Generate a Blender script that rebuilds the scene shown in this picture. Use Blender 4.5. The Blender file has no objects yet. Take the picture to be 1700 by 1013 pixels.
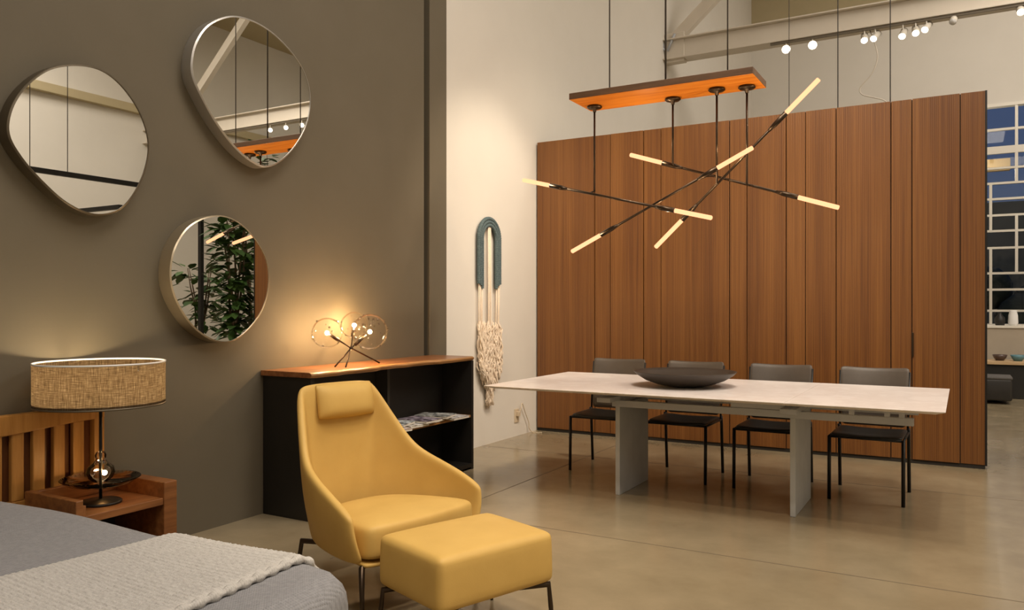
import bpy, bmesh, math, random
from mathutils import Vector, Matrix
from math import sin, cos, pi, radians as R
random.seed(7)
S = bpy.context.scene
C = S.collection

# ------------------------------------------------------------------ camera, world, lights, exposure
FPX = 1313.0
YAW = math.atan(750 / FPX)
EYE = 1.35
cd = bpy.data.cameras.new('camera'); cam = bpy.data.objects.new('camera', cd); C.objects.link(cam)
cd.sensor_width = 36; cd.lens = 36 * FPX / 1700; cd.shift_y = 3.5 / 1700; cd.clip_start = 0.05; cd.clip_end = 200
cam.location = (0, 0, EYE); cam.rotation_euler = (pi / 2, 0, YAW)
S.camera = cam
vs = S.view_settings
vs.view_transform = 'Standard'; vs.look = 'None'; vs.exposure = 0.0; vs.gamma = 1.0; vs.use_curve_mapping = False
try:
    S.cycles.max_bounces = 10; S.cycles.transparent_max_bounces = 16; S.cycles.use_denoising = True
    S.cycles.sample_clamp_indirect = 6; S.cycles.caustics_reflective = False; S.cycles.caustics_refractive = False
except Exception:
    pass
W = bpy.data.worlds.new('dusk_sky'); S.world = W; W.use_nodes = True
wn = W.node_tree; wn.nodes.clear()
wo = wn.nodes.new('ShaderNodeOutputWorld'); wb = wn.nodes.new('ShaderNodeBackground')
wr = wn.nodes.new('ShaderNodeValToRGB'); wt = wn.nodes.new('ShaderNodeTexCoord'); wx = wn.nodes.new('ShaderNodeSeparateXYZ')
wr.color_ramp.elements[0].color = (.07, .085, .12, 1); wr.color_ramp.elements[1].color = (.045, .085, .22, 1)
wr.color_ramp.elements[1].position = .5
wn.links.new(wt.outputs['Generated'], wx.inputs[0]); wn.links.new(wx.outputs['Z'], wr.inputs[0])
wn.links.new(wr.outputs[0], wb.inputs[0]); wn.links.new(wb.outputs[0], wo.inputs[0]); wb.inputs[1].default_value = 1.0

WARM = (1, .84, .65); SOFT = (1, .90, .79)
def area(name, loc, size, power, color=SOFT, target=None, sy=None):
    l = bpy.data.lights.new(name, 'AREA'); l.energy = power; l.color = color; l.size = size
    if sy: l.shape = 'RECTANGLE'; l.size_y = sy
    o = bpy.data.objects.new(name, l); C.objects.link(o); o.location = loc
    if target is not None:
        o.rotation_euler = (Vector(target) - Vector(loc)).to_track_quat('-Z', 'Y').to_euler()
    return o
def spot(name, loc, target, power, angle, color=WARM, blend=.6, rad=.08):
    l = bpy.data.lights.new(name, 'SPOT'); l.energy = power; l.color = color; l.spot_size = R(angle); l.spot_blend = blend
    l.shadow_soft_size = rad
    o = bpy.data.objects.new(name, l); C.objects.link(o); o.location = loc
    o.rotation_euler = (Vector(target) - Vector(loc)).to_track_quat('-Z', 'Y').to_euler()
    return o
def point(name, loc, power, color=WARM, rad=.03):
    l = bpy.data.lights.new(name, 'POINT'); l.energy = power; l.color = color; l.shadow_soft_size = rad
    o = bpy.data.objects.new(name, l); C.objects.link(o); o.location = loc
    return o
area('ceiling_fill', (-.3, 3.4, 7.2), 3.0, 250, SOFT)  # unseen area fills under the ceiling, added for the ambient light
area('ceiling_fill', (1.5, -1.5, 7.2), 3.0, 150, SOFT)
area('ceiling_fill', (2.4, 12.9, 8.2), 3.0, 190, SOFT, (1.6, 17.8, 2.6))  # this fill and the next are tilted to brighten the back wall
area('ceiling_fill', (2.6, 10.2, 8.2), 3.0, 300, SOFT, (1.5, 13.5, 3.5))
area('ceiling_fill', (6.0, 7.0, 8.2), 3.0, 430, SOFT)
spot('ceiling_spot', (-1.6, 4.6, 5.2), (-2.5, 7.65, 2.2), 270, 70)
spot('ceiling_spot', (.2, 4.8, 5.2), (-.8, 7.65, 2.2), 170, 70)
spot('ceiling_spot', (-1.0, 6.2, 5.0), (-4.07, 6.7, 1.35), 330, 50)
spot('ceiling_spot', (-1.2, 1.6, 5.0), (-2.2, 2.95, .5), 150, 34)
spot('ceiling_spot', (-.4, 1.2, 5.0), (-1.7, 2.75, .4), 100, 34)
spot('ceiling_spot', (-.6, 3.4, 5.2), (-1.5, 5.6, .78), 160, 60)
spot('ceiling_spot', (.2, 2.2, 5.2), (-.5, 3.6, 0), 260, 62)
spot('ceiling_spot', (-1.4, .2, 5.0), (-2.3, 1.4, .5), 110, 45, SOFT)

# ------------------------------------------------------------------ materials
def mat(name, col=(.8, .8, .8), rough=.5, metal=0.0, spec=.5, **k):
    m = bpy.data.materials.new(name); m.use_nodes = True
    b = m.node_tree.nodes['Principled BSDF']
    b.inputs['Base Color'].default_value = (*col, 1); b.inputs['Roughness'].default_value = rough
    b.inputs['Metallic'].default_value = metal; b.inputs['Specular IOR Level'].default_value = spec
    for kk, v in k.items(): b.inputs[kk.replace('_', ' ')].default_value = v
    return m
def nd(m, t, **k):
    n = m.node_tree.nodes.new(t)
    for a, v in k.items(): setattr(n, a, v)
    return n
def lk(m, a, b): m.node_tree.links.new(a, b)
def bsdf(m): return m.node_tree.nodes['Principled BSDF']
def coords(m, scale=(1, 1, 1), rot=(0, 0, 0)):
    t = nd(m, 'ShaderNodeTexCoord'); mp = nd(m, 'ShaderNodeMapping')
    mp.inputs['Scale'].default_value = scale; mp.inputs['Rotation'].default_value = rot
    lk(m, t.outputs['Object'], mp.inputs[0]); return mp.outputs[0]
def noise(m, vec, scale, detail=4, rough=.55):
    n = nd(m, 'ShaderNodeTexNoise'); n.inputs['Scale'].default_value = scale; n.inputs['Detail'].default_value = detail
    n.inputs['Roughness'].default_value = rough; lk(m, vec, n.inputs['Vector']); return n.outputs[0]
def ramp(m, fac, stops):
    r = nd(m, 'ShaderNodeValToRGB'); e = r.color_ramp.elements
    while len(e) < len(stops): e.new(.5)
    for el, (p, c) in zip(e, stops): el.position = p; el.color = (*c, 1)
    lk(m, fac, r.inputs[0]); return r.outputs[0]
def bump(m, h, strength=.2, dist=.01):
    b = nd(m, 'ShaderNodeBump'); b.inputs['Strength'].default_value = strength; b.inputs['Distance'].default_value = dist
    lk(m, h, b.inputs['Height']); lk(m, b.outputs[0], bsdf(m).inputs['Normal'])
def mottled(name, c1, c2, scale, rough, bs=.1, bsc=None, detail=5, spec=.5, metal=0):
    m = mat(name, c1, rough, metal, spec); v = coords(m)
    lk(m, ramp(m, noise(m, v, scale, detail), [(.3, c1), (.7, c2)]), bsdf(m).inputs['Base Color'])
    if bs: bump(m, noise(m, v, bsc or scale * 8, 3), bs, .004)
    return m
def wood(name, c1, c2, c3, axis='x', stretch=18, scale=3, rough=.4, bs=.08, rnd=True):
    m = mat(name, c2, rough); s = [stretch] * 3; s['xyz'.index(axis)] = 1
    v = coords(m, tuple(s))
    if rnd:
        oi = nd(m, 'ShaderNodeObjectInfo'); ad = nd(m, 'ShaderNodeVectorMath', operation='ADD'); mu = nd(m, 'ShaderNodeMath', operation='MULTIPLY')
        mu.inputs[1].default_value = 37.0; lk(m, oi.outputs['Random'], mu.inputs[0]); lk(m, v, ad.inputs[0]); lk(m, mu.outputs[0], ad.inputs[1]); v = ad.outputs[0]
    n = noise(m, v, scale, 6, .6)
    lk(m, ramp(m, n, [(.28, c1), (.5, c2), (.72, c3)]), bsdf(m).inputs['Base Color'])
    bump(m, n, bs, .004); return m
def emit(name, col, strength):
    m = bpy.data.materials.new(name); m.use_nodes = True; t = m.node_tree; t.nodes.clear()
    o = t.nodes.new('ShaderNodeOutputMaterial'); e = t.nodes.new('ShaderNodeEmission')
    e.inputs[0].default_value = (*col, 1); e.inputs[1].default_value = strength; t.links.new(e.outputs[0], o.inputs[0]); return m
def thin_glass(name, tint=(1, 1, 1), edge=.5, rough=.02, k=1.0):
    m = bpy.data.materials.new(name); m.use_nodes = True; t = m.node_tree; t.nodes.clear()
    o = t.nodes.new('ShaderNodeOutputMaterial'); mx = t.nodes.new('ShaderNodeMixShader')
    tr = t.nodes.new('ShaderNodeBsdfTransparent'); gl = t.nodes.new('ShaderNodeBsdfGlossy'); lw = t.nodes.new('ShaderNodeLayerWeight')
    tr.inputs[0].default_value = (*tint, 1); gl.inputs['Roughness'].default_value = rough; gl.inputs[0].default_value = (1, .97, .92, 1)
    lw.inputs[0].default_value = edge
    mk = t.nodes.new('ShaderNodeMath'); mk.operation = 'MULTIPLY'; mk.inputs[1].default_value = k
    t.links.new(lw.outputs['Fresnel'], mk.inputs[0]); t.links.new(mk.outputs[0], mx.inputs[0]); t.links.new(tr.outputs[0], mx.inputs[1]); t.links.new(gl.outputs[0], mx.inputs[2]); t.links.new(mx.outputs[0], o.inputs[0])
    return m

M = {}
M['dark_wall'] = mottled('taupe_plaster', (.118, .098, .064), (.128, .107, .072), 2.0, .75, .06, 60)
M['white_wall'] = mottled('white_plaster', (.70, .665, .60), (.72, .685, .62), 2.5, .8, .04, 50)
M['upper_wall'] = mottled('tan_wall', (.44, .37, .225), (.47, .395, .245), 1.5, .85, .05, 30)
M['steel_white'] = mottled('painted_steel', (.62, .56, .47), (.66, .60, .51), 3, .55, .03, 40)
M['black_metal'] = mat('black_metal', (.012, .011, .010), .42, .3)
M['bronze'] = mat('dark_bronze', (.06, .042, .028), .35, .85)
M['cable'] = mat('cable_grey', (.06, .055, .05), .5)
M['chrome'] = mat('chrome', (.7, .68, .64), .15, 1.0)
M['alu'] = mottled('satin_aluminium', (.44, .46, .49), (.49, .51, .54), 6, .4, .02, 80, metal=.15)
M['black_box'] = mottled('black_lacquer', (.010, .009, .007), (.014, .012, .010), 4, .5, .03, 60)
M['back_board'] = mottled('dark_brown_board', (.022, .018, .011), (.026, .021, .013), 4, .6, .03, 60)
M['mirror'] = mat('mirror_glass', (.86, .86, .83), .0, 1.0)
M['leather_dark'] = mottled('dark_taupe_leather', (.082, .066, .052), (.10, .082, .066), 8, .45, .12, 160)
M['seat_dark'] = mottled('black_leather', (.018, .016, .014), (.024, .021, .018), 8, .45, .1, 160)
M['bowl'] = mottled('dark_wooden_bowl', (.030, .022, .016), (.045, .033, .024), 5, .45, .06, 40)
M['glass'] = thin_glass('clear_globe_glass', (.985, .975, .96), .10, .02, .55)
M['dish_glass'] = thin_glass('smoked_dish_glass', (.80, .70, .58), .18)
M['bed_glass'] = thin_glass('amber_lamp_glass', (.95, .90, .82), .3)
M['bubble'] = thin_glass('bubble_glass', (.97, .95, .93), .5)
M['window_glass'] = thin_glass('window_glass', (.9, .93, .95), .2)
M['tube'] = emit('frosted_tube_light', (1, .43, .21), 2.0)
M['bulb'] = emit('lamp_bulb', (1, .64, .31), 1300)
M['spot_lens'] = emit('spot_lens', (1, .84, .6), 9)
M['spot_lens_dim'] = emit('spot_lens_dim', (1, .86, .66), 2.2)
M['head_white'] = mat('spot_head_white', (.62, .58, .5), .4)

def mustard():
    m = mat('mustard_leather', (.60, .36, .08), .55, 0, .3); v = coords(m)
    n = noise(m, v, 5, 4)
    lk(m, ramp(m, n, [(.25, (.53, .335, .090)), (.75, (.60, .39, .112))]), bsdf(m).inputs['Base Color'])
    bump(m, noise(m, v, 220, 3), .08, .003); return m
M['mustard'] = mustard()
M['walnut'] = wood('walnut_top', (.13, .045, .014), (.26, .10, .035), (.36, .16, .06), 'y', 12, 2.2, .33)
M['edge_wood'] = wood('live_edge_wood', (.20, .09, .03), (.36, .18, .06), (.45, .24, .09), 'y', 14, 3, .4)
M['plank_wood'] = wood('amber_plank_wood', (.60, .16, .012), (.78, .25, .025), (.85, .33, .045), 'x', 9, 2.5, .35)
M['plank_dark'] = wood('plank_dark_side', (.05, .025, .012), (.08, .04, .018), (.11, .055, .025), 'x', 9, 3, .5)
M['night_wood'] = wood('nightstand_walnut', (.13, .048, .014), (.22, .085, .026), (.30, .125, .04), 'y', 10, 3, .4)
M['head_wood'] = wood('headboard_oak', (.34, .15, .03), (.46, .22, .05), (.54, .27, .07), 'z', 10, 3, .42)

def panel_mat():
    m = mat('ribbed_walnut_panel', (.2, .08, .035), .42)
    v = coords(m)
    oi = nd(m, 'ShaderNodeObjectInfo')
    # broad and fine vertical figure: stretched noise along z
    mp = nd(m, 'ShaderNodeMapping'); mp.inputs['Scale'].default_value = (26, 1, .25); lk(m, v, mp.inputs[0])
    n1 = noise(m, mp.outputs[0], 1.6, 3, .7)
    mp2 = nd(m, 'ShaderNodeMapping'); mp2.inputs['Scale'].default_value = (6, 1, .12); lk(m, v, mp2.inputs[0])
    n2 = noise(m, mp2.outputs[0], 1.2, 2, .5)
    mp3 = nd(m, 'ShaderNodeMapping'); mp3.inputs['Scale'].default_value = (90, 1, .6); lk(m, v, mp3.inputs[0])
    n3 = noise(m, mp3.outputs[0], 1.2, 2, .5)
    a = nd(m, 'ShaderNodeMath', operation='ADD'); lk(m, n1, a.inputs[0]); lk(m, n2, a.inputs[1])
    b = nd(m, 'ShaderNodeMath', operation='ADD'); lk(m, a.outputs[0], b.inputs[0]); lk(m, n3, b.inputs[1])
    d = nd(m, 'ShaderNodeMath', operation='DIVIDE'); lk(m, b.outputs[0], d.inputs[0]); d.inputs[1].default_value = 3
    lk(m, ramp(m, d.outputs[0], [(.36, (.105, .036, .009)), (.5, (.172, .066, .0145)), (.64, (.24, .10, .024))]), bsdf(m).inputs['Base Color'])
    # fine flutes
    w = nd(m, 'ShaderNodeTexWave', wave_type='BANDS', bands_direction='X'); w.inputs['Scale'].default_value = 20; lk(m, v, w.inputs['Vector'])
    bump(m, w.outputs[1], .25, .004); return m
M['panel'] = panel_mat()

def floor_mat():
    m = mat('polished_concrete', (.2, .16, .1), .3, 0, .5); v = coords(m)
    n = noise(m, v, .55, 8, .6); n2 = noise(m, v, 3.5, 8, .65)
    mx = nd(m, 'ShaderNodeMix', data_type='RGBA', blend_type='MULTIPLY'); mx.inputs[0].default_value = .55
    lk(m, ramp(m, n, [(.3, (.245, .195, .118)), (.7, (.36, .295, .19))]), mx.inputs[6])
    lk(m, ramp(m, n2, [(.3, (.72, .70, .68)), (.7, (1, 1, 1))]), mx.inputs[7])
    lk(m, mx.outputs[2], bsdf(m).inputs['Base Color'])
    rr = ramp(m, n2, [(.3, (.12,) * 3), (.75, (.25,) * 3)]); lk(m, rr, bsdf(m).inputs['Roughness'])
    return m
M['floor'] = floor_mat()

def marble():
    m = mat('white_marble', (.76, .71, .66), .28); v = coords(m)
    n = noise(m, v, 2.2, 9, .7)
    lk(m, ramp(m, n, [(.40, (.86, .80, .765)), (.5, (.77, .70, .66)), (.56, (.86, .80, .765))]), bsdf(m).inputs['Base Color']); return m
M['marble'] = marble()
M['concrete'] = mottled('grey_concrete_leg', (.45, .465, .475), (.53, .545, .55), 5, .6, .08, 60)

def fabric(name, c1, c2, sc=260, bs=.4, rough=.9):
    m = mat(name, c1, rough, 0, .2); v = coords(m)
    w1 = nd(m, 'ShaderNodeTexWave', wave_type='BANDS', bands_direction='X'); w1.inputs['Scale'].default_value = sc / 6.28
    w2 = nd(m, 'ShaderNodeTexWave', wave_type='BANDS', bands_direction='Y'); w2.inputs['Scale'].default_value = sc / 6.28
    for w in (w1, w2): w.inputs['Distortion'].default_value = 1.2; lk(m, v, w.inputs['Vector'])
    mu = nd(m, 'ShaderNodeMath', operation='MULTIPLY'); lk(m, w1.outputs[1], mu.inputs[0]); lk(m, w2.outputs[1], mu.inputs[1])
    lk(m, ramp(m, noise(m, v, 60, 5, .7), [(.3, c1), (.7, c2)]), bsdf(m).inputs['Base Color'])
    bump(m, mu.outputs[0], bs, .006); return m
M['cover'] = fabric('grey_quilt', (.22, .22, .23), (.29, .29, .30), 220, .5)
M['throw'] = fabric('pale_knit_wool', (.42, .40, .375), (.55, .53, .50), 300, .3)
M['cord_blue'] = fabric('teal_wrapped_cord', (.065, .10, .11), (.14, .185, .19), 300, .4)
M['wool'] = fabric('cream_wool', (.78, .64, .49), (.86, .74, .60), 400, .3)

def shade_mat():
    m = bpy.data.materials.new('linen_shade'); m.use_nodes = True; t = m.node_tree; t.nodes.clear()
    o = nd(m, 'ShaderNodeOutputMaterial'); d = nd(m, 'ShaderNodeBsdfDiffuse'); tl = nd(m, 'ShaderNodeBsdfTranslucent'); mx = nd(m, 'ShaderNodeMixShader')
    tc = nd(m, 'ShaderNodeTexCoord'); sp = nd(m, 'ShaderNodeSeparateXYZ'); lk(m, tc.outputs['Object'], sp.inputs[0])
    at = nd(m, 'ShaderNodeMath', operation='ARCTAN2'); lk(m, sp.outputs[1], at.inputs[0]); lk(m, sp.outputs[0], at.inputs[1])
    cb = nd(m, 'ShaderNodeCombineXYZ'); lk(m, at.outputs[0], cb.inputs[0]); lk(m, sp.outputs[2], cb.inputs[1])
    outs = []
    for sc in ((60, 14, 1), (5, 260, 1)):
        mp = nd(m, 'ShaderNodeMapping'); mp.inputs['Scale'].default_value = sc; lk(m, cb.outputs[0], mp.inputs[0])
        outs.append(noise(m, mp.outputs[0], 1.0, 4, .7))
    a = nd(m, 'ShaderNodeMath', operation='MULTIPLY'); lk(m, outs[0], a.inputs[0]); lk(m, outs[1], a.inputs[1])
    c = ramp(m, a.outputs[0], [(.12, (.045, .028, .014)), (.25, (.125, .085, .047)), (.40, (.26, .20, .13))])
    lk(m, c, d.inputs[0]); lk(m, c, tl.inputs[0]); mx.inputs[0].default_value = .55
    lk(m, d.outputs[0], mx.inputs[1]); lk(m, tl.outputs[0], mx.inputs[2]); lk(m, mx.outputs[0], o.inputs[0]); return m
M['shade'] = shade_mat()
def leaf_mat():
    m = mottled('plant_leaf', (.025, .065, .014), (.07, .14, .03), 6, .5, 0); return m
M['leaf'] = leaf_mat()
M['bark'] = mottled('plant_bark', (.10, .07, .04), (.16, .11, .07), 12, .8, .2, 30)
M['pot'] = mottled('charcoal_pot', (.03, .03, .03), (.045, .043, .04), 6, .6, .05)
M['soil'] = mottled('potting_soil', (.03, .02, .012), (.05, .035, .02), 30, .95, .4, 60)
M['hedge'] = mottled('dark_hedge', (.012, .015, .008), (.03, .035, .018), 5, .9, .4, 12)
M['tan_wall2'] = mottled('tan_render', (.42, .29, .13), (.46, .32, .15), 2, .9, .05)
M['outside_ground'] = mottled('asphalt_ground', (.05, .05, .05), (.07, .07, .07), 5, .9, .1)
M['beige'] = mottled('beige_cabinet', (.40, .34, .26), (.44, .375, .29), 4, .55, .03)
M['oak_light'] = wood('pale_oak', (.42, .27, .13), (.54, .37, .2), (.6, .43, .25), 'x', 10, 3, .45)
M['oval'] = mottled('navy_oval_panel', (.015, .02, .03), (.03, .04, .055), 3, .3, .02)
M['felt'] = mat('dark_felt_trim', (.02, .016, .012), .8)
M['brass_frame'] = mat('champagne_frame', (.55, .47, .34), .32, .75)
M['steel_frame'] = mat('brushed_steel_frame', (.52, .50, .47), .35, .7)
M['umber_frame'] = mat('umber_frame', (.13, .105, .07), .4, .5)
M['white_paint'] = mat('white_enamel', (.78, .74, .65), .4)
M['track_grey'] = mat('track_grey', (.16, .13, .09), .5)
M['ceramic'] = mat('white_ceramic', (.85, .85, .85), .25)
M['plate'] = mat('ivory_plastic', (.62, .52, .38), .4)

# ------------------------------------------------------------------ geometry helpers
def tag(o, label, cat, group=None, kind=None):
    o['label'] = label; o['category'] = cat
    if group: o['group'] = group
    if kind: o['kind'] = kind
    return o
def thing(name, label, cat, loc=(0, 0, 0), rz=0, group=None):
    o = bpy.data.objects.new(name, None); C.objects.link(o); o.empty_display_size = .1
    o.location = loc; o.rotation_euler = (0, 0, rz); return tag(o, label, cat, group)
def obj(name, bm, m, parent=None, smooth=True, sub=0, bevel=0, solid=None, loc=None):
    me = bpy.data.meshes.new(name); bmesh.ops.recalc_face_normals(bm, faces=bm.faces); bm.to_mesh(me); bm.free()
    for mm in (m if isinstance(m, (list, tuple)) else [m]): me.materials.append(mm)
    o = bpy.data.objects.new(name, me); C.objects.link(o)
    if parent: o.parent = parent
    if loc: o.location = loc
    if smooth:
        for p in me.polygons: p.use_smooth = True
    if solid:
        s = o.modifiers.new('s', 'SOLIDIFY'); s.thickness = solid; s.offset = 0
    if bevel:
        b = o.modifiers.new('b', 'BEVEL'); b.width = bevel; b.segments = 2; b.limit_method = 'ANGLE'; b.angle_limit = R(40); b.harden_normals = False
        w = o.modifiers.new('w', 'WEIGHTED_NORMAL'); w.keep_sharp = True
    if sub:
        u = o.modifiers.new('u', 'SUBSURF'); u.levels = sub; u.render_levels = sub
    return o
def struct(name, bm, m, parent=None, **k):
    o = obj(name, bm, m, parent, **k)
    if not parent: o['kind'] = 'structure'
    return o
def box(bm, x0, x1, y0, y1, z0, z1, mi=0, rot=None):
    vs_ = [bm.verts.new((x, y, z)) for x in (x0, x1) for y in (y0, y1) for z in (z0, z1)]
    if rot is not None:
        c = Vector(((x0 + x1) / 2, (y0 + y1) / 2, (z0 + z1) / 2))
        for v in vs_: v.co = rot @ (v.co - c) + c
    for f in ((0, 1, 3, 2), (4, 6, 7, 5), (0, 4, 5, 1), (2, 3, 7, 6), (0, 2, 6, 4), (1, 5, 7, 3)):
        fc = bm.faces.new([vs_[i] for i in f]); fc.material_index = mi
    return bm
def bx(*a, **k): return box(bmesh.new(), *a, **k)
def frame_of(d):
    d = d.normalized(); u = d.cross(Vector((0, 0, 1)))
    if u.length < 1e-3: u = d.cross(Vector((1, 0, 0)))
    u.normalize(); return u, d.cross(u).normalized()
def tube(bm, pts, r, n=10, cap=True, mi=0):
    pts = [Vector(p) for p in pts]; rs = r if isinstance(r, (list, tuple)) else [r] * len(pts)
    rings = []; u = None
    for i, p in enumerate(pts):
        a = pts[max(0, i - 1)]; b = pts[min(len(pts) - 1, i + 1)]; d = (b - a).normalized()
        if u is None: u, w = frame_of(d)
        else:
            u = (u - d * u.dot(d)); u = u.normalized() if u.length > 1e-5 else frame_of(d)[0]; w = d.cross(u)
        rings.append([bm.verts.new(p + (u * cos(2 * pi * k / n) + w * sin(2 * pi * k / n)) * rs[i]) for k in range(n)])
    for A, B in zip(rings, rings[1:]):
        for k in range(n):
            f = bm.faces.new((A[k], A[(k + 1) % n], B[(k + 1) % n], B[k])); f.material_index = mi
    if cap:
        bm.faces.new(rings[0][::-1]).material_index = mi; bm.faces.new(rings[-1]).material_index = mi
    return bm
def tb(pts, r, n=10, **k): return tube(bmesh.new(), pts, r, n, **k)
def lathe(bm, prof, n=40, c=(0, 0, 0), closed=False):
    rings = []
    for r, z in prof:
        if r < 1e-6: rings.append([bm.verts.new((c[0], c[1], c[2] + z))])
        else: rings.append([bm.verts.new((c[0] + r * cos(2 * pi * k / n), c[1] + r * sin(2 * pi * k / n), c[2] + z)) for k in range(n)])
    pr = list(zip(rings, rings[1:])) + ([(rings[-1], rings[0])] if closed else [])
    for A, B in pr:
        for k in range(n):
            k2 = (k + 1) % n
            if len(A) == 1 and len(B) == 1: continue
            if len(A) == 1: bm.faces.new((A[0], B[k2], B[k]))
            elif len(B) == 1: bm.faces.new((A[k], A[k2], B[0]))
            else: bm.faces.new((A[k], A[k2], B[k2], B[k]))
    return bm
def lt(prof, n=40, c=(0, 0, 0), closed=False): return lathe(bmesh.new(), prof, n, c, closed)
def sphere(bm, c, r, u=16, v=10, sz=1):
    return lathe(bm, [(r * sin(pi * i / v), -r * sz * cos(pi * i / v)) for i in range(v + 1)], u, c)
def catmull(pts, n=6, closed=True):
    out = []; N = len(pts)
    for i in range(N if closed else N - 1):
        p = [Vector(pts[(i + k) % N] if closed else pts[min(max(i + k, 0), N - 1)]) for k in (-1, 0, 1, 2)]
        for j in range(n):
            t = j / n
            out.append(.5 * ((2 * p[1]) + (p[2] - p[0]) * t + (2 * p[0] - 5 * p[1] + 4 * p[2] - p[3]) * t * t + (3 * p[1] - p[0] - 3 * p[2] + p[3]) * t ** 3))
    if not closed: out.append(Vector(pts[-1]))
    return out
def rounded_box(x0, x1, y0, y1, z0, z1, r, seg=4):
    bm = bx(x0, x1, y0, y1, z0, z1)
    bmesh.ops.bevel(bm, geom=bm.edges[:], offset=r, segments=seg, profile=.5, affect='EDGES'); return bm
def dup(root, name=None):
    r = root.copy(); C.objects.link(r)
    for ch in list(root.children):
        c = ch.copy(); C.objects.link(c); c.parent = r
        for g in list(ch.children):
            d = g.copy(); C.objects.link(d); d.parent = c
    return r
# picture ray -> point on a plane of the place (used only to read measured positions off the photograph)
FWv = Vector((-sin(YAW), cos(YAW), 0)); RTv = Vector((cos(YAW), sin(YAW), 0))
def on(px, py, axis, v):
    D = FWv + RTv * ((px - 850) / FPX) + Vector((0, 0, (510 - py) / FPX)); o = Vector((0, 0, EYE))
    return o + D * ((v - o[axis]) / D[axis])
def dep(px, py, d):
    return Vector((0, 0, EYE)) + (FWv + RTv * ((px - 850) / FPX) + Vector((0, 0, (510 - py) / FPX))) * d

# ------------------------------------------------------------------ the room
XW, XL, YP, YB, XR, ZC = -3.98, -4.07, 7.65, 17.8, 9.0, 8.6
struct('floor', bx(-4.3, XR + .2, -4.2, YB + .2, -.12, 0), M['floor'], smooth=False)
fj = bpy.data.objects['floor']
for i, (a, b) in enumerate([((-4.07, 6.55), (9, 6.55)), ((-4.07, 4.3), (9, 4.3)), ((-2.95, 3.2), (-2.95, 17.8)), ((.9, -4), (.9, 17.8)), ((-4.07, 10.2), (9, 10.2)), ((-4.07, 14), (9, 14))]):
    hx, hy = (0, .003) if a[1] == b[1] else (.003, 0)
    obj('saw_joint', bx(a[0] - hx, b[0] + hx, a[1] - hy, b[1] + hy, -.004, .0008), mat('joint_filler', (.13, .10, .065), .6) if i == 0 else bpy.data.materials['joint_filler'], fj, smooth=False)
struct('wall_left', bx(XL - .2, XL, 5.8, YB + .2, 0, ZC), M['white_wall'], smooth=False)
dw = struct('wall_taupe', bx(XL - .2, XW, -4.2, 5.46, 0, ZC), M['dark_wall'], smooth=False)
obj('pilaster', bx(XL - .2, XW, 5.545, 5.80, 0, ZC), M['dark_wall'], dw, smooth=False, bevel=.004)
obj('reveal', bx(XL - .2, XL - .01, 5.46, 5.545, 0, ZC), M['dark_wall'], dw, smooth=False)
struct('wall_rear', bx(-4.3, XR + .2, -4.4, -4.2, 0, ZC), M['white_wall'], smooth=False)
struct('wall_right', bx(XR, XR + .2, -4.2, YB + .2, 0, ZC), M['white_wall'], smooth=False)
struct('ceiling', bx(-4.3, XR + .2, -4.4, YB + .2, ZC, ZC + .2), M['upper_wall'], smooth=False)
WX0, WX1, WZ0, WZ1 = .1, 4.3, 1.0, 5.25
bm = bmesh.new()
box(bm, XL - .2, WX0, YB, YB + .2, 0, ZC - 1.45); box(bm, WX1, XR + .2, YB, YB + .2, 0, ZC - 1.45)
box(bm, WX0, WX1, YB, YB + .2, 0, WZ0); box(bm, WX0, WX1, YB, YB + .2, WZ1, ZC - 1.45)
wbk = struct('wall_back', bm, M['white_wall'], smooth=False)
struct('wall_dim_band', bx(XL - .2, XR + .2, YB - .02, YB + .2, ZC - 1.45, ZC), M['upper_wall'], smooth=False)  # top of the back wall, its dimmer light put into a darker tan
struct('trim_2', bx(XR - .16, XR, -4.2, YB, 5.86, 6.05), M['upper_wall'], smooth=False, bevel=.01)

# grid window in the far wall
wf = bmesh.new()
for x in (WX0, WX1 - .06): box(wf, x, x + .06, YB - .05, YB + .12, WZ0, WZ1)
box(wf, WX0, WX1, YB - .05, YB + .12, WZ1 - .06, WZ1); box(wf, WX0, WX1, YB - .14, YB + .12, WZ0 - .05, WZ0 + .03)
win = struct('window_1', wf, M['white_paint'], smooth=False)
zs = [1.35 + (510 - p) / FPX * 15.2 for p in (516, 481, 454, 412, 384, 358, 331, 305, 280, 250, 216)]
for i, z in enumerate(zs):
    h = .07 if i == 9 else .021  # the thick bar stands in for a pale reflection across the panes
    obj('muntin', bx(WX0, WX1, YB - .03, YB + .05, z - h, z + h), M['white_paint'], win, smooth=False)
xv = [.45 + .42 * k for k in range(10)]
for k, x in enumerate(xv):
    if x > WX1 - .1: continue
    for (a, b) in ([(WZ0, zs[3]), (zs[4], zs[7])] if k % 2 == 0 else [(zs[2], zs[5]), (zs[7], WZ1)]):
        obj('muntin', bx(x - .024, x + .024, YB - .035, YB + .045, a, b), M['white_paint'], win, smooth=False)
zz = [WZ0] + zs + [WZ1]
for a, b in zip(zz, zz[1:]):
    obj('pane', bx(WX0 + .02, WX1 - .02, YB + .02, YB + .026, a, b), M['window_glass'], win, smooth=False)
# what stands outside the window
struct('ground', bx(-30, 40, YB + .3, 80, -.4, -.2), M['outside_ground'], smooth=False)
hb = bmesh.new()
for k in range(60):
    sphere(hb, (-6 + k * .36 + random.uniform(-.2, .2), YB + 6 + random.uniform(-.5, .5), random.uniform(.2, 2.2)), random.uniform(.5, .8), 10, 7)
hdg = obj('hedge', hb, M['hedge']); tag(hdg, 'dark hedge seen through the lower panes of the grid window', 'hedge', kind='stuff')
tw = obj('building', bx(-3, 18, YB + 17, YB + 22, -.3, 5.3), M['tan_wall2'], smooth=False, bevel=.05)
tag(tw, 'tan low building beyond the grid window at dusk', 'building')

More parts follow.
